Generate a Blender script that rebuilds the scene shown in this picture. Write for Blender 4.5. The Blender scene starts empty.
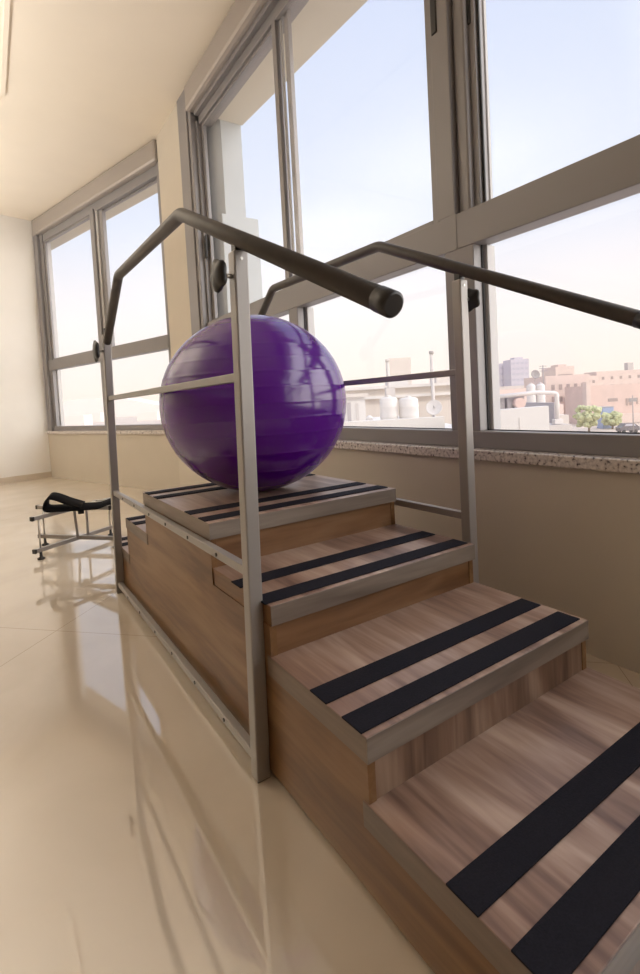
import bpy, bmesh, math, random
from mathutils import Vector, Matrix
random.seed(7)
S = bpy.context.scene
COL = S.collection

# ------------------------------------------------------------------ camera
R = ((0.8354880578612289, -0.5468081913976305, -0.054410541182054205),
     (-0.07116504274558419, -0.009486712022817631, -0.9974194398476577),
     (0.5448809428327356, 0.8372041591603857, -0.04683966291788063))
CAM = Vector((-0.5344694711585415, -0.699553259427741, 0.9404974388059884))
F, CX, CY = 497.7575, 312.7229, 423.8549
cam = bpy.data.cameras.new('camera')
co = bpy.data.objects.new('camera', cam); COL.objects.link(co)
m = Matrix.Identity(4)
for i in range(3):
    m[i][0] = R[0][i]; m[i][1] = -R[1][i]; m[i][2] = -R[2][i]; m[i][3] = CAM[i]
co.matrix_world = m
cam.sensor_fit = 'VERTICAL'; cam.sensor_height = 36.0
cam.lens = F / 974 * 36.0
cam.shift_x = -(CX - 320) / 974; cam.shift_y = (CY - 487) / 974
cam.clip_start = 0.02; cam.clip_end = 6000
S.camera = co

# ------------------------------------------------------------------ world
W = bpy.data.worlds.new('sky'); S.world = W; W.use_nodes = True
nt = W.node_tree; nt.nodes.clear()
def wn(t, **k):
    n = nt.nodes.new(t)
    for a, b in k.items(): setattr(n, a, b)
    return n
tc = wn('ShaderNodeTexCoord'); sep = wn('ShaderNodeSeparateXYZ')
nt.links.new(tc.outputs['Generated'], sep.inputs[0])
ramp = wn('ShaderNodeValToRGB'); nt.links.new(sep.outputs['Z'], ramp.inputs[0])
el = ramp.color_ramp.elements
el[0].position = 0.0; el[0].color = (1.0, .86, .75, 1)
el[1].position = 1.0; el[1].color = (.45, .58, .95, 1)
for p, c in ((.05, (1.0, .885, .81, 1)), (.16, (.97, .91, .90, 1)), (.32, (.74, .80, .94, 1)), (.5, (.66, .74, .92, 1))):
    e = el.new(p); e.color = c
GLOW_DIR = Vector((.80, -.62, .42)).normalized()
GLOW = 3.6  # bright sky lobe added out of view to light the room
SKY = 1.12
dot = wn('ShaderNodeVectorMath', operation='DOT_PRODUCT'); dot.inputs[1].default_value = GLOW_DIR
nt.links.new(tc.outputs['Generated'], dot.inputs[0])
mr = wn('ShaderNodeMapRange'); mr.interpolation_type = 'SMOOTHSTEP'
mr.inputs['From Min'].default_value = .55; mr.inputs['From Max'].default_value = 1.0
mr.inputs['To Min'].default_value = 0; mr.inputs['To Max'].default_value = GLOW
nt.links.new(dot.outputs['Value'], mr.inputs['Value'])
bg1 = wn('ShaderNodeBackground'); nt.links.new(ramp.outputs[0], bg1.inputs[0]); bg1.inputs[1].default_value = SKY
bg2 = wn('ShaderNodeBackground'); bg2.inputs[0].default_value = (1, .95, .88, 1); nt.links.new(mr.outputs[0], bg2.inputs[1])
ad = wn('ShaderNodeAddShader'); nt.links.new(bg1.outputs[0], ad.inputs[0]); nt.links.new(bg2.outputs[0], ad.inputs[1])
wo = wn('ShaderNodeOutputWorld'); nt.links.new(ad.outputs[0], wo.inputs[0])

# ------------------------------------------------------------------ sun and added fill lights
sl = bpy.data.lights.new('sun', 'SUN'); sl.energy = 1.35; sl.angle = math.radians(1); sl.color = (1, .93, .82)
so = bpy.data.objects.new('sun', sl); COL.objects.link(so)
so.rotation_euler = Vector((.45, .60, -.70)).to_track_quat('-Z', 'Y').to_euler()
UPLIGHT = 56.0                                              # added fill lights, out of view, that brighten ceiling and room
for lx, ly in ((-1.9, 3.4), (-2.1, 6.0), (-4.4, 4.0)):
    al = bpy.data.lights.new('ceiling_fill', 'AREA'); al.shape = 'SQUARE'; al.size = 1.0; al.energy = UPLIGHT; al.color = (1, .97, .92)
    ao = bpy.data.objects.new('ceiling_fill', al); COL.objects.link(ao); ao.location = (lx, ly, 2.5); ao.rotation_euler = (math.pi, 0, 0)

S.view_settings.view_transform = 'Standard'; S.view_settings.look = 'None'
S.view_settings.exposure = 0.0; S.view_settings.gamma = 1.0
try: S.view_settings.use_curve_mapping = False
except Exception: pass
try:
    S.cycles.use_denoising = True; S.cycles.denoiser = 'OPENIMAGEDENOISE'
    S.cycles.max_bounces = 10; S.cycles.diffuse_bounces = 6; S.cycles.transparent_max_bounces = 16
    S.cycles.sample_clamp_indirect = 6
except Exception: pass

# ------------------------------------------------------------------ materials
def mat(name, col, rough=.5, metal=0, var=0, vscale=8, spec=.5, bump=0, ior=None, coat=0):
    M = bpy.data.materials.new(name); M.use_nodes = True
    n = M.node_tree; b = n.nodes['Principled BSDF']
    b.inputs['Base Color'].default_value = (*col, 1); b.inputs['Roughness'].default_value = rough
    b.inputs['Metallic'].default_value = metal; b.inputs['Specular IOR Level'].default_value = spec
    if ior: b.inputs['IOR'].default_value = ior
    if coat: b.inputs['Coat Weight'].default_value = coat; b.inputs['Coat Roughness'].default_value = .05
    if var or bump:
        t = n.nodes.new('ShaderNodeTexCoord'); no = n.nodes.new('ShaderNodeTexNoise')
        no.inputs['Scale'].default_value = vscale; no.inputs['Detail'].default_value = 4
        n.links.new(t.outputs['Object'], no.inputs['Vector'])
        if var:
            r = n.nodes.new('ShaderNodeValToRGB')
            r.color_ramp.elements[0].position = .3; r.color_ramp.elements[1].position = .7
            r.color_ramp.elements[0].color = (*[c * (1 - var) for c in col], 1)
            r.color_ramp.elements[1].color = (*[min(1, c * (1 + var)) for c in col], 1)
            n.links.new(no.outputs[0], r.inputs[0]); n.links.new(r.outputs[0], b.inputs['Base Color'])
        if bump:
            bp = n.nodes.new('ShaderNodeBump'); bp.inputs['Strength'].default_value = bump; bp.inputs['Distance'].default_value = .002
            n.links.new(no.outputs[0], bp.inputs['Height']); n.links.new(bp.outputs[0], b.inputs['Normal'])
    return M

def wood(name, c0, c1, c2, grain='Y', rough=.38):
    M = bpy.data.materials.new(name); M.use_nodes = True
    n = M.node_tree; b = n.nodes['Principled BSDF']; b.inputs['Roughness'].default_value = rough
    t = n.nodes.new('ShaderNodeTexCoord')
    def noise(sc, det, dist):
        mp = n.nodes.new('ShaderNodeMapping'); mp.inputs['Scale'].default_value = sc
        n.links.new(t.outputs['Object'], mp.inputs['Vector'])
        no = n.nodes.new('ShaderNodeTexNoise'); no.inputs['Scale'].default_value = 1
        no.inputs['Detail'].default_value = det; no.inputs['Distortion'].default_value = dist
        n.links.new(mp.outputs[0], no.inputs['Vector']); return no
    ax = 'XYZ'.index(grain)
    s1 = [10, 10, 10]; s1[ax] = 1.3
    s2 = [70, 70, 70]; s2[ax] = 5
    n1 = noise(s1, 3, 1.0); n2 = noise(s2, 4, .4)
    mx = n.nodes.new('ShaderNodeMath'); mx.operation = 'MULTIPLY_ADD'; mx.inputs[1].default_value = .3
    n.links.new(n2.outputs[0], mx.inputs[0]); n.links.new(n1.outputs[0], mx.inputs[2])
    r = n.nodes.new('ShaderNodeValToRGB'); e = r.color_ramp.elements
    e[0].position = .44; e[0].color = (*c0, 1); e[1].position = .86; e[1].color = (*c2, 1)
    k = e.new(.64); k.color = (*c1, 1)
    n.links.new(mx.outputs[0], r.inputs[0]); n.links.new(r.outputs[0], b.inputs['Base Color'])
    return M

M = {}
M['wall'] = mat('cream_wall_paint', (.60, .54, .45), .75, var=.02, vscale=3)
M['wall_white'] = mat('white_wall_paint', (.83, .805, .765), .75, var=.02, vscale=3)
M['ceiling'] = mat('ceiling_paint', (.88, .80, .68), .7, var=.015, vscale=2)
M['wall_back'] = mat('low_bounce_wall', (.36, .30, .24), .8)  # unseen walls, darkened to cut bounce light on the stair fronts
M['base'] = mat('baseboard_tile', (.60, .52, .42), .3)
M['frame'] = mat('grey_aluminium', (.27, .257, .26), .42, metal=.15)
M['frame_dark'] = mat('dark_gasket', (.02, .02, .022), .6)
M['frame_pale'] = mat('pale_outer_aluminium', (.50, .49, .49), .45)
M['shutter'] = mat('shutter_box_grey', (.40, .36, .33), .33, metal=.2)
M['facade'] = mat('facade_render', (.43, .46, .48), .85, var=.03, vscale=4)
M['soffit'] = mat('soffit_render', (.62, .58, .49), .85)
M['steel'] = mat('silver_painted_steel', (.33, .31, .295), .36, metal=.3)
M['screw'] = mat('dark_screw', (.05, .045, .04), .4, metal=.8)
M['zinc'] = mat('zinc_bolt', (.55, .53, .5), .3, metal=.9)
M['foam'] = mat('dark_rubber_grip', (.066, .057, .052), .42, var=.08, vscale=40)
M['black'] = mat('black_plastic', (.018, .016, .016), .4)
M['tape'] = mat('anti_slip_tape', (.010, .0095, .015), .75, var=.25, vscale=300, bump=.4, spec=.15)
M['strap'] = mat('black_webbing', (.008, .0075, .008), .85, bump=.3, vscale=200, spec=.15)
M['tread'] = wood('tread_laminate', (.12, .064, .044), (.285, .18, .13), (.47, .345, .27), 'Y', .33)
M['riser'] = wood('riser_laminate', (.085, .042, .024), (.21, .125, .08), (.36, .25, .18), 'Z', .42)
M['side'] = wood('side_laminate', (.125, .054, .016), (.20, .10, .036), (.265, .15, .066), 'Y', .42)  # same laminate as treads; dim light and warm floor bounce put into colour
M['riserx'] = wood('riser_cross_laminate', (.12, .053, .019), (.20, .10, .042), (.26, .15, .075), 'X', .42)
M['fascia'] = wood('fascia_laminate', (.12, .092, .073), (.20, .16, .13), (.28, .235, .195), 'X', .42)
M['fascia_y'] = wood('fascia_side_laminate', (.12, .083, .06), (.19, .14, .105), (.26, .20, .16), 'Y', .42)

# polished porcelain floor laid on the diagonal
def floor_mat():
    K = bpy.data.materials.new('polished_tile'); K.use_nodes = True
    n = K.node_tree; b = n.nodes['Principled BSDF']
    b.inputs['Roughness'].default_value = .035; b.inputs['IOR'].default_value = 2.5
    t = n.nodes.new('ShaderNodeTexCoord'); mp = n.nodes.new('ShaderNodeMapping')
    mp.vector_type = 'TEXTURE'
    mp.inputs['Location'].default_value = (-.35, 1.72, 0); mp.inputs['Rotation'].default_value = (0, 0, math.radians(-46))
    n.links.new(t.outputs['Object'], mp.inputs['Vector'])
    br = n.nodes.new('ShaderNodeTexBrick'); br.offset = 0; br.inputs['Scale'].default_value = 1
    br.inputs['Brick Width'].default_value = 2.2; br.inputs['Row Height'].default_value = 2.2
    br.inputs['Mortar Size'].default_value = .0016; br.inputs['Mortar Smooth'].default_value = .3
    n.links.new(mp.outputs[0], br.inputs['Vector'])
    no = n.nodes.new('ShaderNodeTexNoise'); no.inputs['Scale'].default_value = 1.7; no.inputs['Detail'].default_value = 6; no.inputs['Distortion'].default_value = 1.2
    n.links.new(t.outputs['Object'], no.inputs['Vector'])
    r = n.nodes.new('ShaderNodeValToRGB'); r.color_ramp.elements[0].position = .3; r.color_ramp.elements[1].position = .7
    r.color_ramp.elements[0].color = (.59, .51, .41, 1); r.color_ramp.elements[1].color = (.66, .58, .475, 1)
    n.links.new(no.outputs[0], r.inputs[0])
    mx = n.nodes.new('ShaderNodeMix'); mx.data_type = 'RGBA'
    n.links.new(br.outputs['Fac'], mx.inputs[0]); n.links.new(r.outputs[0], mx.inputs[6]); mx.inputs[7].default_value = (.40, .33, .25, 1)
    n.links.new(mx.outputs[2], b.inputs['Base Color'])
    return K
M['floor'] = floor_mat()

def granite():
    K = bpy.data.materials.new('speckled_granite'); K.use_nodes = True
    n = K.node_tree; b = n.nodes['Principled BSDF']; b.inputs['Roughness'].default_value = .25
    t = n.nodes.new('ShaderNodeTexCoord')
    a = n.nodes.new('ShaderNodeTexNoise'); a.inputs['Scale'].default_value = 75; a.inputs['Detail'].default_value = 3
    n.links.new(t.outputs['Object'], a.inputs['Vector'])
    r = n.nodes.new('ShaderNodeValToRGB'); e = r.color_ramp.elements; r.color_ramp.interpolation = 'LINEAR'
    e[0].position = .30; e[0].color = (.05, .045, .05, 1); e[1].position = .62; e[1].color = (.72, .66, .62, 1)
    for p, c in ((.35, (.20, .17, .17, 1)), (.39, (.46, .41, .39, 1)), (.48, (.60, .55, .52, 1))):
        q = e.new(p); q.color = c
    n.links.new(a.outputs[0], r.inputs[0]); n.links.new(r.outputs[0], b.inputs['Base Color'])
    return K
M['granite'] = granite()

def glass():
    K = bpy.data.materials.new('veiled_window_glass'); K.use_nodes = True
    n = K.node_tree; n.nodes.clear()
    o = n.nodes.new('ShaderNodeOutputMaterial'); tr = n.nodes.new('ShaderNodeBsdfTransparent')
    gl = n.nodes.new('ShaderNodeBsdfGlossy'); gl.inputs['Roughness'].default_value = .01
    veil = n.nodes.new('ShaderNodeBsdfTranslucent'); veil.inputs[0].default_value = (.95, .9, .85, 1)
    m1 = n.nodes.new('ShaderNodeMixShader'); m1.inputs[0].default_value = .03  # translucent share added as a washed-out veil over the outdoor view
    n.links.new(tr.outputs[0], m1.inputs[1]); n.links.new(veil.outputs[0], m1.inputs[2])
    m2 = n.nodes.new('ShaderNodeMixShader'); m2.inputs[0].default_value = .04
    n.links.new(m1.outputs[0], m2.inputs[1]); n.links.new(gl.outputs[0], m2.inputs[2])
    n.links.new(m2.outputs[0], o.inputs[0])
    return K
M['glass'] = glass()

def ball_mat():
    K = bpy.data.materials.new('purple_vinyl'); K.use_nodes = True
    n = K.node_tree; b = n.nodes['Principled BSDF']
    b.inputs['Base Color'].default_value = (.088, .002, .24, 1); b.inputs['Roughness'].default_value = .17
    b.inputs['IOR'].default_value = 1.68
    return K
M['ball'] = ball_mat()

# ------------------------------------------------------------------ mesh helpers
class MB:
    def __init__(s): s.b = bmesh.new()
    def box(s, x0, x1, y0, y1, z0, z1, bev=0, T=None):
        vs = [s.b.verts.new((x, y, z)) for z in (z0, z1) for y in (y0, y1) for x in (x0, x1)]
        fs = [s.b.faces.new([vs[i] for i in f]) for f in ((0, 2, 3, 1), (4, 5, 7, 6), (0, 1, 5, 4), (2, 6, 7, 3), (0, 4, 6, 2), (1, 3, 7, 5))]
        if bev:
            es = list({e for f in fs for e in f.edges})
            r = bmesh.ops.bevel(s.b, geom=es, offset=bev, segments=2, affect='EDGES', profile=.5)
            vs = list({v for f in r['faces'] for v in f.verts} | {v for v in vs if v.is_valid})
        if T:
            for v in vs: v.co = T(v.co)
        return s
    def prism(s, pts, axis, a0, a1, bev=0, T=None):
        """pts: outline in the two other axes (in xyz order), pushed along axis"""
        def P(p, a):
            q = list(p); q.insert(axis, a); return q
        lo = [s.b.verts.new(P(p, a0)) for p in pts]; hi = [s.b.verts.new(P(p, a1)) for p in pts]
        n = len(pts); fs = [s.b.faces.new(lo[::-1]), s.b.faces.new(hi)]
        for i in range(n): fs.append(s.b.faces.new((lo[i], lo[(i + 1) % n], hi[(i + 1) % n], hi[i])))
        vs = lo + hi
        if bev:
            es = list({e for f in fs for e in f.edges})
            r = bmesh.ops.bevel(s.b, geom=es, offset=bev, segments=2, affect='EDGES', profile=.5)
            vs = list({v for f in r['faces'] for v in f.verts} | {v for v in vs if v.is_valid})
        if T:
            for v in vs: v.co = T(v.co)
        return s
    def tube(s, path, rad, seg=16, cap=True):
        P = [Vector(p) for p in path]; rings = []
        up = Vector((0, 0, 1)); N = None
        for i, p in enumerate(P):
            d = (P[min(i + 1, len(P) - 1)] - P[max(i - 1, 0)]).normalized()
            if N is None:
                N = d.cross(up if abs(d.z) < .9 else Vector((1, 0, 0))).normalized()
            else:
                N = (N - d * N.dot(d)).normalized()
            B = d.cross(N); r = rad[i] if isinstance(rad, (list, tuple)) else rad
            rings.append([s.b.verts.new(p + r * (math.cos(2 * math.pi * k / seg) * N + math.sin(2 * math.pi * k / seg) * B)) for k in range(seg)])
        for a, b in zip(rings, rings[1:]):
            for k in range(seg):
                f = s.b.faces.new((a[k], a[(k + 1) % seg], b[(k + 1) % seg], b[k])); f.smooth = True
        if cap:
            s.b.faces.new(rings[0][::-1]); s.b.faces.new(rings[-1])
        return s
    def bar(s, p, q, w, h, bev=.002):
        """square tube between two points"""
        p, q = Vector(p), Vector(q); d = (q - p); L = d.length; d.normalize()
        side = d.cross(Vector((0, 0, 1))) if abs(d.z) < .95 else d.cross(Vector((0, 1, 0)))
        side.normalize(); up = side.cross(d)
        Tm = lambda c: p + side * c.x + d * c.y + up * c.z
        return s.box(-w / 2, w / 2, 0, L, -h / 2, h / 2, bev, Tm)
    def lathe(s, prof, c, seg=48, axis='Z', lobes=None):
        c = Vector(c); rings = []
        for r, h in prof:
            row = []
            if r < 1e-6:
                row = [s.b.verts.new(Vector((0, 0, h)))]
            else:
                for k in range(seg):
                    a = 2 * math.pi * k / seg; rr = r * (1 + lobes[1] * math.cos(lobes[0] * a)) if lobes else r
                    row.append(s.b.verts.new(Vector((rr * math.cos(a), rr * math.sin(a), h))))
            rings.append(row)
        for a, b in zip(rings, rings[1:]):
            for k in range(seg):
                q = []
                for v in (a[k % len(a)], a[(k + 1) % len(a)], b[(k + 1) % len(b)], b[k % len(b)]):
                    if v not in q: q.append(v)
                if len(q) > 2:
                    f = s.b.faces.new(q); f.smooth = True
        for row in rings:
            for v in row:
                x, y, z = v.co
                if axis == 'X': v.co = Vector((z, x, y))
                elif axis == 'Y': v.co = Vector((y, z, x))
                v.co += c
        return s
    def ico(s, c, r, sub=2, jit=0, sc=(1, 1, 1)):
        ret = bmesh.ops.create_icosphere(s.b, subdivisions=sub, radius=1)
        for v in ret['verts']:
            j = 1 + random.uniform(-jit, jit)
            v.co = Vector((c[0] + v.co.x * r * j * sc[0], c[1] + v.co.y * r * j * sc[1], c[2] + v.co.z * r * j * sc[2]))
        return s
    def build(s, name, material, parent=None, smooth=False):
        me = bpy.data.meshes.new(name)
        bmesh.ops.recalc_face_normals(s.b, faces=s.b.faces[:])
        if parent is not None:
            L = Vector((0, 0, 0)); p = parent
            while p is not None:
                L += p.location; p = p.parent
        if parent is None:
            xs = [v.co for v in s.b.verts]
            L0 = Vector((0, 0, 0)) if name == 'floor' else Vector(((min(v.x for v in xs) + max(v.x for v in xs)) / 2, (min(v.y for v in xs) + max(v.y for v in xs)) / 2, min(v.z for v in xs)))
        else: L0 = L
        for v in s.b.verts: v.co -= L0
        s.b.to_mesh(me); s.b.free()
        me.materials.append(material)
        if smooth:
            for p in me.polygons: p.use_smooth = True
        o = bpy.data.objects.new(name, me); COL.objects.link(o)
        if parent is None: o.location = L0
        else: o.parent = parent
        return o

def empty(name, loc):
    o = bpy.data.objects.new(name, None); COL.objects.link(o); o.location = loc; o.empty_display_size = .1; return o
def tag(o, label, cat, group=None):
    o['label'] = label; o['category'] = cat
    if group: o['group'] = group
    return o
def struct(o): o['kind'] = 'structure'; return o

# ------------------------------------------------------------------ room shell
ZC = 3.813
PILLAR = Vector((1.1694, 4.6445, 0)); CORNER = Vector((.2111, 7.7627, 0))
tdir = (CORNER - PILLAR); FL = tdir.length; tdir.normalize()
ndir = Vector((tdir.y, -tdir.x, 0))                         # outwards
ANG = math.atan2(tdir.y, tdir.x)
def FW(c):                                                  # far-bay frame: x outward, y along wall, z up
    return Vector((PILLAR.x + ndir.x * c[0] + tdir.x * c[1], PILLAR.y + ndir.y * c[0] + tdir.y * c[1], c[2]))
BACK, LEFT, NEARX = -4.2, -6.2, 1.1694
ld = Vector((-.97, -.24, 0)).normalized()                   # end wall direction
END = CORNER + ld * ((LEFT - CORNER.x) / ld.x)
floor_out = [(NEARX + .14, BACK - .15), (NEARX + .14, PILLAR.y + .03), (CORNER.x + .14, CORNER.y + .1), (END.x - .15, END.y + .15), (LEFT - .15, BACK - .15)]
struct(MB().prism(floor_out, 2, -.12, 0).build('floor', M['floor']))
struct(MB().prism(floor_out, 2, ZC, ZC + .18).build('ceiling', M['ceiling']))
# low wall under the near window, and pillar
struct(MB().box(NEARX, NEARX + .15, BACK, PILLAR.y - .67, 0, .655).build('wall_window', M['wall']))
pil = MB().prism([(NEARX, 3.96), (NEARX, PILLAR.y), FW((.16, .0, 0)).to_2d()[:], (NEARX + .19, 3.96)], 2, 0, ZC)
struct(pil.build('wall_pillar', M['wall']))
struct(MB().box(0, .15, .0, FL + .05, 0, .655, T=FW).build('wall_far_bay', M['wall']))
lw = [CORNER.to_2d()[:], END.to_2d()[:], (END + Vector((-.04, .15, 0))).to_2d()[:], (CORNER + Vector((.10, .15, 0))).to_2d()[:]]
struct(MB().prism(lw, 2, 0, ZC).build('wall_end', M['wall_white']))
struct(MB().box(LEFT - .15, LEFT, BACK, END.y + .1, 0, ZC).build('wall_left', M['wall_back']))
struct(MB().box(LEFT, NEARX + .15, BACK - .15, BACK, 0, ZC).build('wall_back', M['wall_back']))
# baseboard along the end wall
perp = Vector((ld.y, -ld.x, 0)); perp = perp if perp.y < 0 else -perp
bb = [CORNER, END, END + perp * .012, CORNER + perp * .012 + Vector((.003, 0, 0))]
struct(MB().prism([p.to_2d()[:] for p in bb], 2, 0, .085).build('baseboard_end', M['base']))
# raised plaster panel on the ceiling, with a clipped corner
pt = MB()
outl = [(-.20, -1.2), (-.20, 4.50), (-.30, 4.72), (-3.2, 4.72), (-3.2, -1.2)]
inn = [(-.235, -1.16), (-.235, 4.485), (-.32, 4.68), (-3.16, 4.68), (-3.16, -1.16)]
for i in range(5):
    j = (i + 1) % 5
    pt.prism([outl[i], outl[j], inn[j], inn[i]], 2, ZC - .018, ZC)
struct(pt.build('trim_1', M['ceiling']))

# ------------------------------------------------------------------ near window (window_1)
XF = 1.208                                                  # room face of the flat frame members
ZS, ZT0, ZT1, ZH = .699, 1.557, 1.706, 3.50
w1 = MB()
y_bays = (.715, -2.25)                                      # centre lines of main mullions
# bottom member, transom
w1.box(XF, XF + .10, BACK, 3.66, ZS, .772, .004)
w1.box(XF, XF + .09, BACK, 3.66, ZT0, ZT1, .004)
# main mullion near y=.72: broad flat stile, then a deeper stile beside it
w1.box(XF, XF + .10, .770, .866, ZT1, ZH, .004)
w1.box(XF + .055, XF + .12, .675, .770, ZT1, ZH, .004)
w1.box(XF + .028, XF + .10, .705, .770, ZT1, ZH, .012)
w1.box(XF, XF + .10, .68, .836, .772, ZT0, .004)
w1.box(XF, XF + .10, -2.36, -2.14, .772, ZH, .004)
# casing and jamb next to the pillar
w1.box(1.158, XF + .11, 3.72, 3.945, ZS, ZC, .006)
w1.box(1.172, XF + .105, 3.66, 3.72, ZS, ZC, .006)
w1.box(XF + .01, XF + .10, 3.63, 3.66, ZS, ZH, .004)
# head: stepped tracks under the shutter box
w1.box(XF + .03, XF + .15, BACK, 3.63, ZH - .03, ZH + .05, .004)
w1.box(XF - .01, XF + .05, BACK, 3.63, ZH + .04, ZH + .08, .004)
w1.box(XF - .002, XF + .05, .762, .850, ZT0 - .001, ZT1 + .001, .001)
w1o = struct(w1.build('window_1', M['frame']))
struct(MB().box(1.135, 1.40, BACK, 3.69, ZH + .075, ZC - .004, .03).build('shutter_box', M['shutter'], w1o))
def sash(parent, x, y0, y1, z0, z1, st=.05, d=.03, T=None, name='sash', m_='frame'):
    b = MB()
    b.box(x, x + d, y0, y0 + st, z0, z1, .003, T); b.box(x, x + d, y1 - st, y1, z0, z1, .003, T)
    b.box(x, x + d, y0 + st, y1 - st, z0, z0 + st * .5, .003, T); b.box(x, x + d, y0 + st, y1 - st, z1 - st * .5, z1, .003, T)
    return b.build(name, M[m_], parent)
def pane(parent, x, y0, y1, z0, z1, T=None):
    return MB().box(x, x + .006, y0, y1, z0, z1, 0, T).build('pane', M['glass'], parent)
# upper sashes
s1 = sash(w1o, XF + .018, .86, 2.25, ZT1, ZH - .03, .05); pane(w1o, XF + .033, .866, 2.23, ZT1, ZH)
s2 = sash(w1o, XF + .05, 2.21, 3.63, ZT1, ZH - .03, .05); pane(w1o, XF + .065, 2.24, 3.62, ZT1, ZH)
s3 = sash(w1o, XF + .075, -2.15, .69, ZT1, ZH - .03, .02); pane(w1o, XF + .095, -2.14, .68, ZT1, ZH)
pane(w1o, XF + .09, BACK, -2.36, ZT1, ZH)
# meeting stile highlight strips (pale brush seals)
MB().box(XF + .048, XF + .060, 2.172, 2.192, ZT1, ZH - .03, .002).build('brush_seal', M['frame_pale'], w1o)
MB().box(XF + .055, XF + .085, 2.10, 2.15, ZT1, ZH - .03, .003).build('outer_stile', M['frame'], w1o)
# lower fixed lights
w1.__init__()
w1.box(XF, XF + .10, 2.09, 2.20, .772, ZT0, .004); w1.build('mullion', M['frame'], w1o)
for y0, y1 in ((.836, 2.09), (2.2, 3.63), (-2.14, .68), (BACK, -2.36)):
    pane(w1o, XF + .06, y0, y1, .772, ZT0)
    g = MB(); g.box(XF + .050, XF + .056, y1 - .005, y1, .772, ZT0); g.box(XF + .050, XF + .056, y0, y1, .772, .776); g.build('gasket', M['frame_dark'], w1o)
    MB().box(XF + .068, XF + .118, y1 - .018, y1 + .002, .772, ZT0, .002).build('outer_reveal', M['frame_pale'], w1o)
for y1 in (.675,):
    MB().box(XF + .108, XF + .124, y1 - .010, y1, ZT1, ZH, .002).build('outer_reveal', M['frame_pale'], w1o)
    MB().box(XF + .070, XF + .078, y1 - .012, y1 - .004, ZT1, ZH - .03, .001).build('gasket', M['frame_dark'], w1o)
# recessed black pulls on the stiles
MB().box(XF - .006, XF + .01, .824, .856, 2.50, 2.80, .005).build('pull_handle', M['black'], w1o)
MB().box(XF + .048, XF + .07, .690, .728, 2.47, 2.75, .008).build('pull_handle', M['black'], w1o)
MB().box(XF + .010, XF + .03, 3.60, 3.64, 2.28, 2.48, .005).build('pull_handle', M['black'], w1o)
# granite sill
struct(MB().box(1.15, XF + .18, BACK, 3.96, .655, .699, .005).build('trim_2', M['granite']))
# strip of wall behind the frame bottom, outside
# ------------------------------------------------------------------ far bay window (window_2)
f = MB()
f.box(.03, .13, .02, FL - .01, ZS, .765, .004, FW)
f.box(.03, .12, .02, FL - .01, 1.595, 1.742, .004, FW)
f.box(.03, .14, .02, .09, ZS, ZC, .004, FW)
f.box(.00, .16, FL - .13, FL - .01, ZS, ZC, .004, FW)
f.box(.04, .14, FL - .22, FL - .13, ZS, 3.60, .004, FW)
f.box(.05, .14, .09, FL - .13, 3.47, 3.60, .004, FW)
f.box(.03, .12, 1.49, 1.60, .765, 1.595, .004, FW)
f.box(.03, .07, 1.505, 1.60, 1.742, 3.50, .004, FW)
f.box(.075, .12, 1.36, 1.45, 1.742, 3.50, .004, FW)
w2o = struct(f.build('window_2', M['frame']))
MB().box(-.015, .17, .03, FL - .01, 3.575, ZC - .004, .03, FW).build('shutter_box', M['shutter'], w2o)
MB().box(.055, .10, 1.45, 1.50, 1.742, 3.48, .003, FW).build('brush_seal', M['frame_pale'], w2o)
sash(w2o, .06, 1.52, FL - .22, 1.742, 3.47, .045, .03, FW); pane(w2o, .075, 1.54, FL - .22, 1.742, 3.48, FW)
sash(w2o, .10, .09, 1.42, 1.742, 3.47, .045, .03, FW); pane(w2o, .115, .09, 1.42, 1.742, 3.48, FW)
for y0, y1 in ((.09, 1.49), (1.6, FL - .22)): pane(w2o, .085, y0, y1, .765, 1.595, FW)
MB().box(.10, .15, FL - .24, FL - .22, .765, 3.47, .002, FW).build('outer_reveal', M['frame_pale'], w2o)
MB().box(.05, .08, FL - .165, FL - .135, 2.4, 2.62, .004, FW).build('pull_handle', M['black'], w2o)
struct(MB().box(-.02, .19, .0, FL, .655, .699, .004, FW).build('trim_3', M['granite']))

# ------------------------------------------------------------------ facade outside: soffit slabs and pier
struct(MB().prism([(NEARX + .15, BACK), (2.05, BACK), (1.615, 3.52), (NEARX + .15, 3.52)], 2, 3.50, 3.9).build('trim_4', M['soffit']))
pr = MB().prism([(NEARX + .16, 3.66), (1.40, 3.52), (1.60, 3.52), (1.60, 4.55), FW((.35, 0, 0)).to_2d()[:], FW((.17, 0, 0)).to_2d()[:]], 2, -9, 3.9)
pr.prism([(1.36, 3.515), (1.722, 3.515), (1.722, 4.3), (1.36, 4.3)], 2, -9, 2.665)
struct(pr.build('wall_pier', M['facade']))
struct(MB().box(.15, .42, .0, FL + .6, 3.55, 3.9, 0, FW).build('trim_5', M['soffit']))
struct(MB().box(NEARX + .151, NEARX + .30, BACK, 3.5, -9, .65).build('wall_facade', M['facade']))

# ------------------------------------------------------------------ training stairs
H1, H2, H3, H4 = .1916, .322, .4487, .5875
Y1, Y2, Y3, Y4, Y5 = -.375, 0, .3611, .7237, 1.4886
RB1, RB2, Y6, Y7 = .412, .235, 1.862, 2.215
SW, TH = .75, .05
st = tag(empty('training_stairs', (SW / 2, .9, 0)), 'wooden rehabilitation staircase with black anti-slip strips and grey steel handrails', 'stairs')
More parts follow.
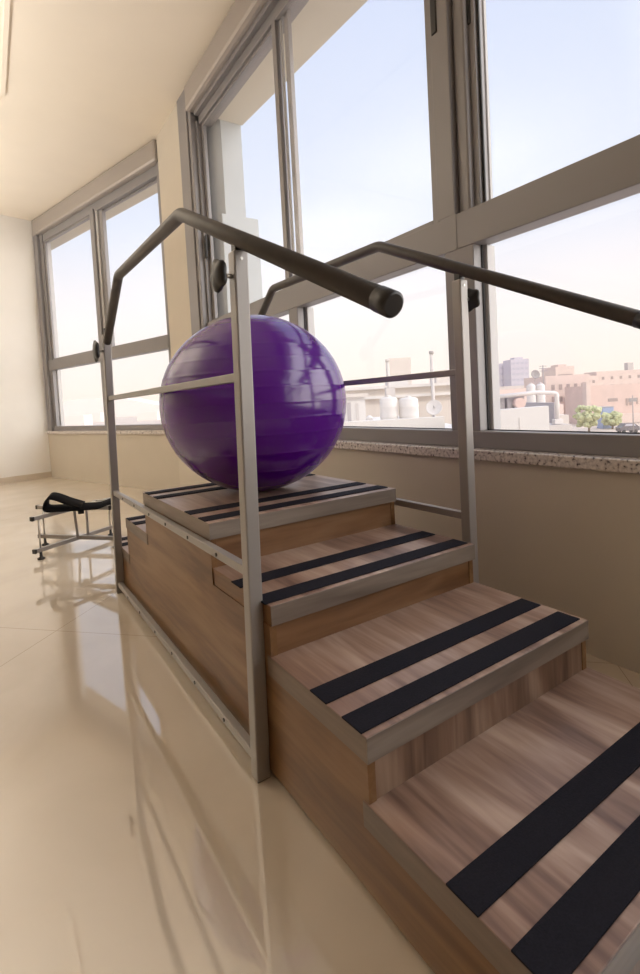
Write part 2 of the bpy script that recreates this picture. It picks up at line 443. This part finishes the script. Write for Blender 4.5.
# stepped side panels under the treads
prof = [(Y1 + .004, .012), (Y1 + .004, H1 - TH), (Y2 + .004, H1 - TH), (Y2 + .004, H2 - TH), (Y3 + .004, H2 - TH), (Y3 + .004, H3 - TH), (Y4 + .004, H3 - TH), (Y4 + .004, H4 - TH),
        (Y5 - .004, H4 - TH), (Y5 - .004, RB1 - TH), (Y6 - .004, RB1 - TH), (Y6 - .004, RB2 - TH), (Y7 - .004, RB2 - TH), (Y7 - .004, .012)]
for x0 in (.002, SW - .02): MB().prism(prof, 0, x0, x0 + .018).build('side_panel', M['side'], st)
MB().box(.012, SW - .012, Y1 + .012, Y7 - .012, 0, .03).build('plinth', M['side'], st)
def strip(parent, y0, y1, z):
    MB().box(-.0012, SW - .006 + random.uniform(-.003, .003), y0, y1, z - .0005, z + .003, .0008).build('anti_slip_strip', M['tape'], parent)
def tread(y0, y1, z, strips, x0=0.0, over=.004):
    b = MB().box(x0, SW + .004, y0, y1, z - TH + .0005, z, .0015).build('tread', M['tread'], st)
    MB().box(x0 - .0006, SW + .0046, y0 - .0012, y0 + .002, z - TH, z - .001, .0006).build('nosing', M['fascia'], b)
    for xx in (x0 - .0008, SW + .0028):
        MB().box(xx, xx + .002, y0 + .001, y1, z - TH, z - .001, .0004).build('edge_band', M['side' if x0 > 0 and xx < .1 else 'fascia_y'], b)
    for a, c in strips: strip(b, a, c, z)
    return b
tread(Y1, Y2 + .02, H1, ((-.241, -.181), (-.355, -.294)))
tread(Y2, Y3 + .02, H2, ((.128, .189), (.014, .075)))
tread(Y3, Y4 + .02, H3, ((.520, .580), (.378, .438)), x0=.006)
top = tread(Y4, Y5, H4, ((.885, .945), (.755, .815), (1.395, 1.455), (1.265, 1.325)))
MB().box(-.0008, SW + .0046, Y5 - .001, Y5 + .0012, H4 - TH, H4 - .001, .0004).build('nosing', M['fascia'], top)
tread(Y5 - .02, Y6, RB1, ((Y6 - .08, Y6 - .02), (Y6 - .2, Y6 - .14)))
tread(Y6 - .02, Y7, RB2, ((Y7 - .08, Y7 - .02), (Y7 - .2, Y7 - .14)))
# risers
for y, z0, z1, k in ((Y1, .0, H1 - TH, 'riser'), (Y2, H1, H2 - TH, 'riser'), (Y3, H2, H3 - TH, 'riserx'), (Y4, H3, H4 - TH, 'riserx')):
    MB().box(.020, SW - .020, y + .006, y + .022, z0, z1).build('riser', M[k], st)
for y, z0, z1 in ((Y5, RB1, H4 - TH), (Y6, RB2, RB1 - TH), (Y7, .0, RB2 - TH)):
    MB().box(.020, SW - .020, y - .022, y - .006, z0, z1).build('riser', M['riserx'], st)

# handrail frames
def bend_path(pts, rad=.07, n=7):
    P = [Vector(p) for p in pts]; out = [P[0]]
    for a, b, c in zip(P, P[1:], P[2:]):
        u = (a - b).normalized(); w = (c - b).normalized()
        p0, p1 = b + u * rad, b + w * rad
        for k in range(n + 1):
            t = k / n; out.append(p0 * (1 - t) ** 2 + b * 2 * t * (1 - t) + p1 * t * t)
    out.append(P[-1]); return out
PW = .037
def side_frame(xb, xt, ys, sgn):
    """xb: outer-face centre at floor, xt: same at z=1.3"""
    X = lambda z: xb + (xt - xb) * z / 1.3
    yf, yr, yend = ys
    for y, zt in ((yf, 1.310), (yr, 1.335)):
        p = MB().bar((X(0), y, 0), (X(zt), y, zt), PW, PW, .004).build('post', M['steel'], st)
        MB().bar((X(zt), y, zt - .01), (X(zt), y, zt + .03), .024, .024, .002).build('inner_post', M['black'], p)
        MB().box(X(0) - .017, X(0) + .017, y - .017, y + .017, 0, .006).build('foot_plate', M['black'], p)
        # star knob on the outside face
        ks = 1.0 if y == yf else 1.4
        zk = zt - (.060 if y == yf else .085)
        xo = X(zk) + sgn * PW / 2
        k = MB().tube([(xo, y, zk), (xo + sgn * .022, y, zk)], .006, 12).build('clamp_screw', M['zinc'], p)
        kb = [(0, .020), (.012, .020), (.016, .024), (.032 * ks, .026), (.038 * ks, .033), (.036 * ks, .040), (.022 * ks, .046), (0, .048)]
        MB().lathe([(r, sgn * h) for r, h in kb], (xo, y, zk), 40, 'X', (5, .10)).build('star_knob', M['black'], p)
        MB().tube([(X(zt) , y - PW / 2 - .002, zt - .02), (X(zt), y - PW / 2 + .002, zt - .02)], .004, 8).build('bolt', M['zinc'], p)
    for z, h in ((1.008, .022), (.522, .024), (.045, .026)):
        r = MB().bar((X(z), yf + PW / 2, z), (X(z), yr - PW / 2, z), .022, h, .002).build('rail', M['steel'], st)
        if z < .9:
            for yy in (.62, .86, 1.10, 1.32, 1.56, 1.78):
                q = X(z) + sgn * .011
                MB().tube([(q - .001 * sgn, yy, z), (q + .0025 * sgn, yy, z)], .0055, 10).build('bolt_head', M['screw'], r)
    path = bend_path([(X(1.08), yend, 1.082), (X(1.5), .805, 1.532), (X(1.53), 1.67, 1.553), (X(1.3), 2.03, 1.275)], .022, 4)
    path = [path[0]] + path[1:]
    g = MB().tube(path, .0205, 24).build('handrail', M['foam'], st)
    a = Vector(path[0]); d = (Vector(path[1]) - a).normalized()
    MB().tube([a - d * .006, a - d * .003, a + d * .03], [.017, .0215, .0215], 24).build('end_cap', M['black'], g)
side_frame(-.0215, .002, (.4171, 2.012, -.122), -1)
side_frame(.800, .800, (.4171, 2.012, -.145), 1)

# ------------------------------------------------------------------ exercise ball
BR = .376; BC = Vector((.3875, 1.145, H4 + .0035 + BR * .95 - .008))
pf = []
NN = 320
rings = [math.radians(a) for a in (-62, -44, -30, -18, -9, 0, 9, 18, 27, 36, 46, 58)]
for i in range(NN + 1):
    a = -math.pi / 2 + math.pi * i / NN
    r = BR
    for q in rings:
        dlt = abs(a - q)
        if dlt < .014: r += .0008 * math.cos(dlt / .014 * math.pi / 2)
    h = .95 * r * math.sin(a)
    if h < -(BR * .95 - .008): h = -(BR * .95 - .008)
    pf.append((max(0, r * math.cos(a)) if 0 < i < NN else 0, h))
bo = tag(MB().lathe(pf, BC, 96).build('exercise_ball', M['ball']), 'large glossy purple exercise ball resting on the stair platform', 'ball')
a = math.radians(35)
MB().lathe([(.0, .002), (.010, .002), (.011, 0), (.012, -.004)], BC + Vector((.0, BR - .002, 0)), 20, 'Y').build('valve_plug', M['black'], bo)

# ------------------------------------------------------------------ low steel frame with strap
sd = tag(empty('exercise_stand', (-.06, 3.15, 0)), 'low grey steel frame of crossed bars on small black feet', 'exercise stand')
A, B_, C_, D_ = Vector((-.335, 2.98, 0)), Vector((-.272, 3.40, 0)), Vector((.215, 3.32, 0)), Vector((.125, 2.94, 0))
DLOW = Vector((.20, 2.855, 0))
def at(p, z): return (p.x, p.y, z)
for z, hh in ((.062, .026), (.275, .026)):
    for p, q in ((A, C_), (B_, D_ if z > .2 else DLOW)):
        zz = z + (.0 if p is A else .004)
        b = MB().bar(at(p, zz), at(q, zz), .026, hh, .002).build('cross_bar', M['steel'], sd)
        dd = (q - p).normalized()
        for e, s_ in ((p, -1), (q, 1)):
            MB().bar(at(e, zz), at(e + dd * s_ * .016, zz), .029, .029, .003).build('end_cap', M['black'], b)
ctr = Vector((-.062, 3.15, 0))
for dx in (-.035, .03):
    MB().bar((ctr.x + .035 + dx, ctr.y - .02, .06), (ctr.x + .03 + dx * 1.2, ctr.y - .02, .265), .016, .014, .001).build('upright', M['steel'], sd)
MB().box(ctr.x + .01, ctr.x + .048, ctr.y - .05, ctr.y - .012, .235, .268, .004).build('clamp_block', M['black'], sd)
for p in (A, B_, C_, D_):
    q = p + (ctr - p).normalized() * (.035 if p is not D_ else -.03)
    MB().tube([at(q, .07), at(q, .268)], .006, 10).build('corner_rod', M['zinc'], sd)
    MB().lathe([(0, 0), (.022, 0), (.024, .008), (.010, .016), (.008, .05), (0, .05)], at(q, 0), 20).build('foot', M['black'], sd)
# black strap: one long loop with a tail, lying on the frame
def ribbon(path, w, th, wd):
    P = [Vector(p) for p in path]; b = MB(); rows = []
    wd = Vector(wd).normalized()
    for i, p in enumerate(P):
        d = (P[min(i + 1, len(P) - 1)] - P[max(i - 1, 0)]).normalized(); n_ = d.cross(wd).normalized()
        rows.append([b.b.verts.new(p + s * wd * w / 2 + t * n_ * th / 2) for s, t in ((-1, -1), (1, -1), (1, 1), (-1, 1))])
    for r0, r1 in zip(rows, rows[1:]):
        for k in range(4): b.b.faces.new((r0[k], r0[(k + 1) % 4], r1[(k + 1) % 4], r1[k]))
    b.b.faces.new(rows[0][::-1]); b.b.faces.new(rows[-1])
    return b
rt = Vector((.8385, -.5449, 0)); fw = Vector((.5449, .8385, 0))
sp0 = Vector((-.31, 3.12, 0))
def sp(u, z, dpt=0): 
    p = sp0 + rt * (u + .085 * (1 - u / .55)) + fw * dpt; return (p.x, p.y, z)
def spline(pts, n=8):
    P = [Vector(p) for p in pts]; out = []
    for i in range(len(P) - 1):
        p0, p1, p2, p3 = P[max(i - 1, 0)], P[i], P[i + 1], P[min(i + 2, len(P) - 1)]
        for k in range(n):
            t = k / n
            out.append(.5 * ((2 * p1) + (-p0 + p2) * t + (2 * p0 - 5 * p1 + 4 * p2 - p3) * t * t + (-p0 + 3 * p1 - 3 * p2 + p3) * t ** 3))
    out.append(P[-1]); return out
loop = spline([sp(.28, .322), sp(.18, .352), sp(.08, .388), sp(.02, .392), sp(-.012, .345), sp(.0, .315), sp(.09, .311), sp(.2, .311), sp(.29, .312), sp(.38, .305, .05), sp(.445, .318, .10), sp(.485, .312, .14)])
sk = tag(ribbon(loop, .075, .012, fw + Vector((0, 0, .42))).build('strap', M['strap'], None, True), 'black webbing strap looped over the low steel frame', 'strap')
bk = MB()
for p, q in ((sp(.29, .318, .1), sp(.40, .318, .1)), (sp(.40, .318, .1), sp(.40, .318, .17)), (sp(.40, .318, .17), sp(.29, .318, .17)), (sp(.29, .318, .17), sp(.29, .318, .1))):
    bk.tube([p, q], .006, 8)
bk.build('buckle', M['zinc'], sk)

# ------------------------------------------------------------------ the town outside
# street axes: u to the side, v away from the building
O = Vector((CAM.x, CAM.y, 0))
def TW(c): return Vector((O.x + rt.x * c[0] + fw.x * c[1], O.y + rt.y * c[0] + fw.y * c[1], c[2]))
GZ = -9.0
M['sand'] = mat('pale_sandy_ground', (.58, .48, .40), .95, var=.08, vscale=.05)
M['pink'] = mat('pink_render', (.68, .51, .44), .9, var=.05, vscale=.4)  # pink walls, lightened to carry some distance haze
M['pink2'] = mat('pale_pink_render', (.70, .56, .49), .9, var=.05, vscale=.3)
M['cream'] = mat('cream_render', (.64, .57, .51), .9, var=.04, vscale=.5)
M['white'] = mat('white_render', (.66, .62, .585), .85, var=.03, vscale=1.5)
M['roofgrey'] = mat('grey_roof', (.55, .50, .47), .9, var=.06, vscale=2)
M['lav'] = mat('haze_tinted_cladding', (.55, .51, .55), .7)  # distance haze mixed into the tower colour
M['darkwin'] = mat('brown_window', (.38, .30, .27), .4)  # dull brown window colour
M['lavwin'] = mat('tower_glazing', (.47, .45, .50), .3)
M['tank'] = mat('white_water_tank', (.66, .61, .57), .6, var=.04, vscale=3)
M['dishgrey'] = mat('dish_grey', (.33, .30, .29), .6)
M['acgrey'] = mat('unit_grey', (.40, .36, .36), .6)
M['rust'] = mat('rusty_pink_cover', (.66, .48, .42), .8)
M['duct'] = mat('white_duct', (.68, .63, .595), .5)
M['leaf'] = mat('yellow_green_leaves', (.47, .48, .26), .8, var=.3, vscale=1.2)
M['bark'] = mat('bark', (.25, .18, .12), .9)
M['bluep'] = mat('blue_panel', (.34, .40, .58), .6)
M['car'] = mat('dark_car_paint', (.16, .14, .15), .25)
M['tyre'] = mat('tyre', (.03, .03, .03), .8)
M['hill'] = mat('haze_tinted_hill', (.80, .73, .68), 1)  # pale because haze over the ridge is put into its colour
M['hazy'] = mat('haze_tinted_render', (.78, .70, .64), .95)  # far houses: haze is part of this pale base colour

struct(MB().box(-1500, 1500, 1, 1800, GZ - .3, GZ, 0, TW).build('ground', M['sand']))
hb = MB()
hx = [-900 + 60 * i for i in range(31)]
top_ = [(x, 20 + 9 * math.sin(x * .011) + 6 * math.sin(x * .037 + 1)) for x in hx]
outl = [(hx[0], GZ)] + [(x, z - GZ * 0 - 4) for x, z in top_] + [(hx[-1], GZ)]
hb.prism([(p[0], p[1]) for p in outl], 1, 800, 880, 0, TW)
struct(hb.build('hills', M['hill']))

def block(name, u0, u1, v0, dep, z0, z1, m_, label, cat, wins=(), roof=None, par=.0, group=None, winm='darkwin'):
    e = tag(empty(name, TW(((u0 + u1) / 2, v0 + dep / 2, z0))), label, cat, group)
    b = MB().box(u0, u1, v0, v0 + dep, z0, z1, 0, TW)
    b.build('walls', M[m_], e)
    if par:
        p = MB(); t = .02 * (u1 - u0) + .1
        p.box(u0, u1, v0, v0 + t, z1, z1 + par, 0, TW); p.box(u0, u1, v0 + dep - t, v0 + dep, z1, z1 + par, 0, TW)
        p.box(u0, u0 + t, v0 + t, v0 + dep - t, z1, z1 + par, 0, TW); p.box(u1 - t, u1, v0 + t, v0 + dep - t, z1, z1 + par, 0, TW)
        p.build('roof_parapet', M[m_], e)
    for (a, c, d, g) in wins:
        MB().box(a, c, v0 - .12, v0 + .1, d, g, 0, TW).build('window', M[winm], e)
    return e
def grid(u0, u1, nu, z0, z1, nz, wu, wz):
    o = []
    for i in range(nu):
        for j in range(nz):
            cu = u0 + (u1 - u0) * (i + .5) / nu; cz = z0 + (z1 - z0) * (j + .5) / nz
            o.append((cu - wu / 2, cu + wu / 2, cz - wz / 2, cz + wz / 2))
    return o
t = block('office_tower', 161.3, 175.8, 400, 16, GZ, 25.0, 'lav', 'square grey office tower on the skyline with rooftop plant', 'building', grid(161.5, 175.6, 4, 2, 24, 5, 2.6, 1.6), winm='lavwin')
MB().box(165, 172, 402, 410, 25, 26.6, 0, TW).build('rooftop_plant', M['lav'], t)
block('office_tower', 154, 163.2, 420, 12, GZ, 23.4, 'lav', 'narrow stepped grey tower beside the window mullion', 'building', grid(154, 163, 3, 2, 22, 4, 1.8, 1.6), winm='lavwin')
t = block('stair_house', 19.1, 24.4, 120, 5, GZ, 9.6, 'cream', 'tall pale rooftop block rising behind the white water tanks', 'building', ((20, 20.8, 3, 4.6), (22.6, 23.4, 3, 4.6)), par=.4)
# pink town houses
block('town_house', 66.0, 78.4, 140, 14, GZ, 3.6, 'pink2', 'pale pink house with grey shuttered windows behind the tree', 'building',
      grid(67, 77.6, 5, -7.5, 2.6, 3, .9, 1.5), par=.6)
pk = block('town_house', 69.8, 96, 125, 12, GZ, .3, 'pink', 'broad pink house with an upright pier at its corner, above the dark car', 'building',
      [(74.5, 76.9, -3.4, -2.6), (79.0, 79.5, -4.6, -2.8), (79.9, 80.5, -4.6, -2.8), (81.6, 82.0, -4.4, -2.8), (85, 86, -4.6, -2.8), (89, 90, -4.6, -2.8)], par=.5)
MB().box(68.7, 69.8, 124.2, 126, GZ, 1.8, 0, TW).build('corner_pier', M['pink2'], pk)
MB().box(70.2, 96, 123.6, 125, -8.9, -6.6, 0, TW).build('garden_wall', M['pink2'], pk)
for i, (u0, u1, v0, z1, m_, lb) in enumerate((
    (98.5, 106, 200, 8.4, 'pink2', 'pink house with a roof box, just behind the aerial mast'),
    (118, 128, 235, 3.2, 'pink', 'low pink block showing over the roof of the pale pink house'),
    (135, 150, 260, 5.2, 'pink2', 'long low pink block on the skyline with small dark openings'),
    (150.5, 176, 262, 7.2, 'pink2', 'tall pink block at the skyline edge with a roof turret'),
    (104, 131, 300, 2.4, 'cream', 'cream row of flats seen beside the grey office tower'))):
    w_ = grid(u0 + 1, u1 - 1, 5, -2, z1 - .8, 2, 1.3, 1.5)
    e = block('town_house', u0, u1, v0, 12, GZ, z1, m_, lb, 'building', w_, par=.7)
    if i == 0: MB().box(u0 + 2, u1 - 2, v0 + 2, v0 + 8, z1, z1 + 1.6, 0, TW).build('roof_box', M[m_], e)
    if i == 3: MB().box(167.7, 170.7, v0 + 1, v0 + 4, z1, 11.8, 0, TW).build('roof_turret', M['roofgrey'], e)
    if i == 2:
        for k in range(3): MB().lathe([(0, 1.3), (.9, 1.1), (1.4, .5), (1.5, 0)], TW((139 + 4 * k, v0 + 4, z1)), 16).build('roof_dome', M['pink'], e)
# scattered pale houses far below the bay window
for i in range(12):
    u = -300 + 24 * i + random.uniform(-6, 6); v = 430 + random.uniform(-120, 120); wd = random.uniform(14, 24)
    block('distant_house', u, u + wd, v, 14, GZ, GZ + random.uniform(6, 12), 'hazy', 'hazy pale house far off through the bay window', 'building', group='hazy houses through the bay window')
# trees, car, blue panel, lamp post
def tree(u, v, h, wid, label):
    e = tag(empty('street_tree', TW((u, v, GZ))), label, 'tree')
    MB().tube([TW((u, v, GZ)), TW((u + .1, v, GZ + h * .5))], [.22, .12], 10).build('trunk', M['bark'], e)
    b = MB()
    for k in range(46):
        a = random.uniform(0, 6.28); r_ = wid * .5 * math.sqrt(random.random()); zz = GZ + h * random.uniform(.28, .95)
        sc_ = 1 - .55 * abs((zz - GZ) / h - .55)
        p = TW((u + r_ * math.cos(a) * sc_, v + r_ * math.sin(a) * sc_, zz)); b.ico(p, random.uniform(.35, .75), 2, .25)
    b.build('foliage', M['leaf'], e)
tree(58.4, 105, 5.7, 5.6, 'yellow-green leafy tree in the street below, before the pink houses')
tree(66.4, 110, 3.6, 3.6, 'small pale green tree beside the blue panel')
e = tag(empty('site_cabin', TW((66.7, 113, GZ))), 'blue panelled cabin standing by the trees in the street', 'cabin')
MB().box(65.5, 68.0, 112, 114.5, GZ, -4.2, .05, TW).build('walls', M['bluep'], e)
MB().box(65.4, 68.1, 111.9, 114.6, -4.2, -4.05, 0, TW).build('roof', M['acgrey'], e)
for k in range(2): MB().box(65.8 + 1.1 * k, 66.7 + 1.1 * k, 111.93, 112.02, -7.4, -5.2, 0, TW).build('panel', M['bluep'], e)
e = tag(empty('car', TW((63.2, 100, GZ))), 'dark car parked below the pink house', 'car')
cb = MB().prism([(61.5, GZ + .45), (61.45, GZ + 1.15), (62.0, GZ + 1.35), (62.5, GZ + 1.95), (64.3, GZ + 1.95), (64.9, GZ + 1.4), (65.4, GZ + 1.2), (65.4, GZ + .45)], 1, 99.2, 100.9, .06, TW)
cb.build('body', M['car'], e)
MB().prism([(62.3, GZ + 1.42), (62.62, GZ + 1.85), (64.2, GZ + 1.85), (64.6, GZ + 1.42)], 1, 99.15, 100.95, 0, TW).build('windows', M['lavwin'], e)
for u in (62.2, 64.6):
    for v in (99.3, 100.8):
        MB().tube([TW((u, v - .12, GZ + .34)), TW((u, v + .12, GZ + .34))], .34, 18).build('wheel', M['tyre'], e)
e = tag(empty('lamp_post', TW((61.35, 95, GZ))), 'slim grey street lamp post in front of the pink house', 'lamp post')
MB().tube([TW((61.35, 95, GZ)), TW((61.35, 95, -1.4))], [.12, .07], 10).build('pole', M['dishgrey'], e)
MB().box(60.6, 62.1, 94.9, 95.1, -2.6, -1.9, .02, TW).build('sign_board', M['dishgrey'], e)

# ------------------------------------------------------------------ neighbouring roofs
nb = tag(empty('neighbour_building', TW((3.4, 14, GZ))), 'white neighbouring building with a flat roof and low parapet just outside', 'building')
MB().box(.2, 4.28, 10.2, 24, GZ, -.02, 0, TW).build('walls', M['white'], nb)
MB().box(.2, 2.66, 10.0, 10.22, GZ, .47, 0, TW).build('roof_parapet', M['white'], nb)
nb2 = tag(empty('neighbour_building', TW((3.8, 9.6, GZ))), 'white plastered wall block with a stepped top, close outside the window', 'building')
MB().box(2.9, 4.29, 9.0, 10.1, GZ, .53, 0, TW).prism([(2.9, .53), (4.29, .53), (4.29, .61), (2.9, .57)], 1, 9.0, 9.25, 0, TW).build('walls', M['white'], nb2)
MB().box(3.74, 3.752, 8.99, 9.01, .0, .42, 0, TW).build('wall_crack', M['roofgrey'], nb2)
nb3 = tag(empty('neighbour_building', TW((6.5, 13, GZ))), 'grey roof building behind the white wall block', 'building')
MB().box(4.35, 6.1, 11.7, 15, GZ, .05, 0, TW).build('walls', M['roofgrey'], nb3)
MB().box(5.99, 6.1, 12.3, 14.5, .05, .56, 0, TW).build('roof_screen', M['acgrey'], nb3)
# rooftop things on the first roof
def water_tank(u, v, r, z0, z1, lb):
    e = tag(empty('water_tank', TW((u, v, z0))), lb, 'water tank')
    h = z1 - z0
    MB().lathe([(0, .02), (r, .02), (r, h * .3), (r * 1.02, h * .32), (r, h * .34), (r, h * .62), (r * 1.02, h * .64), (r, h * .66), (r, h * .88), (r * .75, h * .95), (0, h * .97)], TW((u, v, z0)), 36).build('barrel', M['tank'], e)
    MB().lathe([(0, 0), (r * .3, 0), (r * .3, .05), (0, .06)], TW((u, v, z0 + h * .95)), 20).build('lid', M['tank'], e)
    MB().lathe([(0, 0), (r * .9, 0), (r * .9, .022), (0, .022)], TW((u, v, z0)), 20).build('base', M['roofgrey'], e)
water_tank(2.48, 16, .285, -.02, .96, 'white cylindrical water tank beside the grey roof shed')
water_tank(3.12, 16, .31, -.02, .91, 'white cylindrical water tank nearest the satellite dish')
e = tag(empty('roof_shed', TW((1.45, 18, -.02))), 'low white roof shed with a dark door beside the water tanks', 'shed')
MB().box(1.05, 1.95, 18, 20, -.02, .98, 0, TW).build('walls', M['white'], e)
MB().box(1.0, 2.05, 17.85, 20.1, .98, 1.1, 0, TW).build('roof', M['cream'], e)
MB().box(1.28, 1.42, 17.97, 18.02, .0, .8, 0, TW).build('door', M['acgrey'], e)
MB().box(1.6, 1.7, 17.97, 18.02, .1, .75, 0, TW).build('panel', M['roofgrey'], e)
e = tag(empty('vent_cowl', TW((1.53, 13.5, -.02))), 'small white hooded vent on the roof before the shed', 'vent')
MB().tube([TW((1.53, 13.5, -.02)), TW((1.53, 13.5, .28)), TW((1.53, 13.45, .36)), TW((1.53, 13.3, .38)), TW((1.53, 13.2, .33))], .085, 18).build('hood', M['duct'], e)
MB().box(1.42, 1.64, 13.38, 13.62, -.02, .03, 0, TW).build('base', M['roofgrey'], e)
def dish(u, v, z, r, m_, lb, zbase, tilt):
    e = tag(empty('satellite_dish', TW((u, v, zbase))), lb, 'satellite dish')
    b = MB(); prof_ = []
    n = 8
    b.lathe([(r * i / n, .25 * r * (i / n) ** 2) for i in range(n + 1)] + [(r * i / n, .25 * r * (i / n) ** 2 - .02 * r - .008) for i in range(n, -1, -1)], (0, 0, 0), 28)
    rot = tilt.normalized().to_track_quat('Z', 'Y').to_matrix(); c = TW((u, v, z))
    for q in b.b.verts: q.co = rot @ q.co + c
    b.build('reflector', M[m_], e)
    MB().tube([TW((u, v + .05, zbase)), TW((u, v + .05, z))], .02 + .01 * r, 10).build('mast', M['dishgrey'], e)
    MB().tube([c, c + tilt.normalized() * r * .8], .012 + .01 * r, 8).build('feed_arm', M['dishgrey'], e)
dish(3.2, 13, .57, .21, 'tank', 'white satellite dish on the roof next to the water tanks', -.02, Vector((-.7, -.55, .35)))
dish(18.05, 40, 2.05, .35, 'dishgrey', 'dark round satellite dish beside the aerial mast', -.42, Vector((-.55, -.8, .2)))
e = tag(empty('flue_pipe', TW((3.15, 20, -.02))), 'slim grey flue pipe beside the tall pale rooftop block', 'pipe')
MB().tube([TW((3.15, 20, -.015)), TW((3.13, 20, 2.35))], .06, 14).build('pipe', M['roofgrey'], e)
MB().tube([TW((3.13, 20, 2.33)), TW((3.13, 20, 2.42))], .085, 14).build('cap', M['roofgrey'], e)
MB().box(3.0, 3.35, 19.8, 20.2, -.015, 1.3, 0, TW).build('plinth', M['roofgrey'], e)
# building further back with long ledges
nb4 = tag(empty('neighbour_building', TW((7, 30, GZ))), 'long low building with banded ledges behind the roof tanks', 'building')
MB().box(1.0, 9.3, 26, 38, GZ, 1.35, 0, TW).build('walls', M['cream'], nb4)
for z in (1.35, .85): MB().box(.9, 9.4, 25.7, 38, z, z + .14, 0, TW).build('ledge', M['white'], nb4)
MB().box(4.2, 5.2, 26.5, 28, 1.49, 1.85, 0, TW).build('roof_box', M['white'], nb4)
MB().box(6.7, 7.9, 26.5, 28, 1.49, 1.80, 0, TW).build('roof_box', M['cream'], nb4)
e = tag(empty('chimney', TW((6.25, 25.5, GZ))), 'tall grey chimney pipe near the window mullion', 'chimney')
MB().tube([TW((6.25, 25.5, GZ)), TW((6.25, 25.5, 3.0))], .09, 14).build('pipe', M['roofgrey'], e)
MB().tube([TW((6.25, 25.5, 2.98)), TW((6.25, 25.5, 3.12))], .12, 14).build('cap', M['dishgrey'], e)
# air-conditioning gear behind the white wall
for (u0, u1, z0, z1, lb) in ((4.36, 4.66, .056, .84, 'grey air-conditioning unit at the edge of the window, behind the white wall'), (4.72, 5.14, .056, .84, 'dark grey air-conditioning unit beneath the white duct')):
    e = tag(empty('air_conditioner', TW(((u0 + u1) / 2, 12, z0))), lb, 'air conditioner')
    MB().box(u0, u1, 12, 12.4, z0, z1, .01, TW).build('casing', M['acgrey'], e)
    MB().tube([TW(((u0 + u1) / 2, 11.985, (z0 + z1) / 2 + .1)), TW(((u0 + u1) / 2, 12.01, (z0 + z1) / 2 + .1))], .12, 24).build('fan_grille', M['dishgrey'], e)
    MB().box(u0 + .02, u1 - .02, 11.99, 12.01, z0 + .06, z0 + .16, 0, TW).build('vent', M['dishgrey'], e)
e = tag(empty('drum', TW((4.95, 11.85, .05))), 'round pinkish drum in front of the dark air-conditioning unit', 'drum')
MB().tube([TW((4.95, 11.78, .61)), TW((4.95, 11.96, .61))], .125, 28).build('shell', M['rust'], e)
MB().box(4.86, 5.04, 11.80, 11.94, .056, .53, 0, TW).build('stand', M['roofgrey'], e)
e = tag(empty('duct_pipe', TW((5.4, 11.9, .05))), 'white duct running over the roof and bending down to the ground', 'duct')
MB().tube(bend_path([TW((4.3, 11.9, .78)), TW((5.40, 11.9, .84)), TW((5.87, 11.9, .80)), TW((5.87, 11.9, .06))], .08), .05, 16).build('pipe', M['duct'], e)
MB().box(5.77, 5.97, 11.82, 11.98, .056, .18, .01, TW).build('foot', M['duct'], e)
for k, u in enumerate((11.05, 11.52)):
    e = tag(empty('water_tank', TW((u, 25, -.4))), ('white roof tank behind the duct, beside the grey tower', 'white roof tank behind the duct, under the dark round dish')[k], 'water tank')
    MB().lathe([(0, 0), (.21, 0), (.22, .4), (.21, 1.45), (.14, 1.55), (0, 1.57)], TW((u, 25, -.4)), 24).build('barrel', M['tank'], e)
    MB().lathe([(0, 0), (.07, 0), (.07, .05), (0, .06)], TW((u, 25, 1.16)), 12).build('lid', M['tank'], e)
nb5 = tag(empty('neighbour_building', TW((13, 30, GZ))), 'low cream building carrying the roof tanks behind the duct', 'building')
MB().box(9.6, 12.4, 24, 30, GZ, -.42, 0, TW).build('walls', M['cream'], nb5)
MB().box(9.6, 12.4, 29.7, 30, -.42, .5, 0, TW).build('roof_parapet', M['white'], nb5)
nb6 = tag(empty('neighbour_building', TW((17, 41, GZ))), 'pale low building carrying the dark round dish and the aerial mast', 'building')
MB().box(14.2, 20, 39.5, 46, GZ, -.42, 0, TW).build('walls', M['pink2'], nb6)
MB().box(14.2, 20, 45.6, 46, -.42, 1.0, 0, TW).build('roof_parapet', M['pink2'], nb6)
e = tag(empty('aerial_mast', TW((18.97, 40, -.42))), 'thin aerial mast with short cross arms beside the pink houses', 'aerial')
MB().tube([TW((18.7, 40, -.42)), TW((18.7, 40, 2.75))], .035, 8).build('mast', M['dishgrey'], e)
for z in (2.3, 2.5, 2.68): MB().tube([TW((18.4, 40, z)), TW((19.0, 40, z))], .02, 6).build('cross_arm', M['dishgrey'], e)
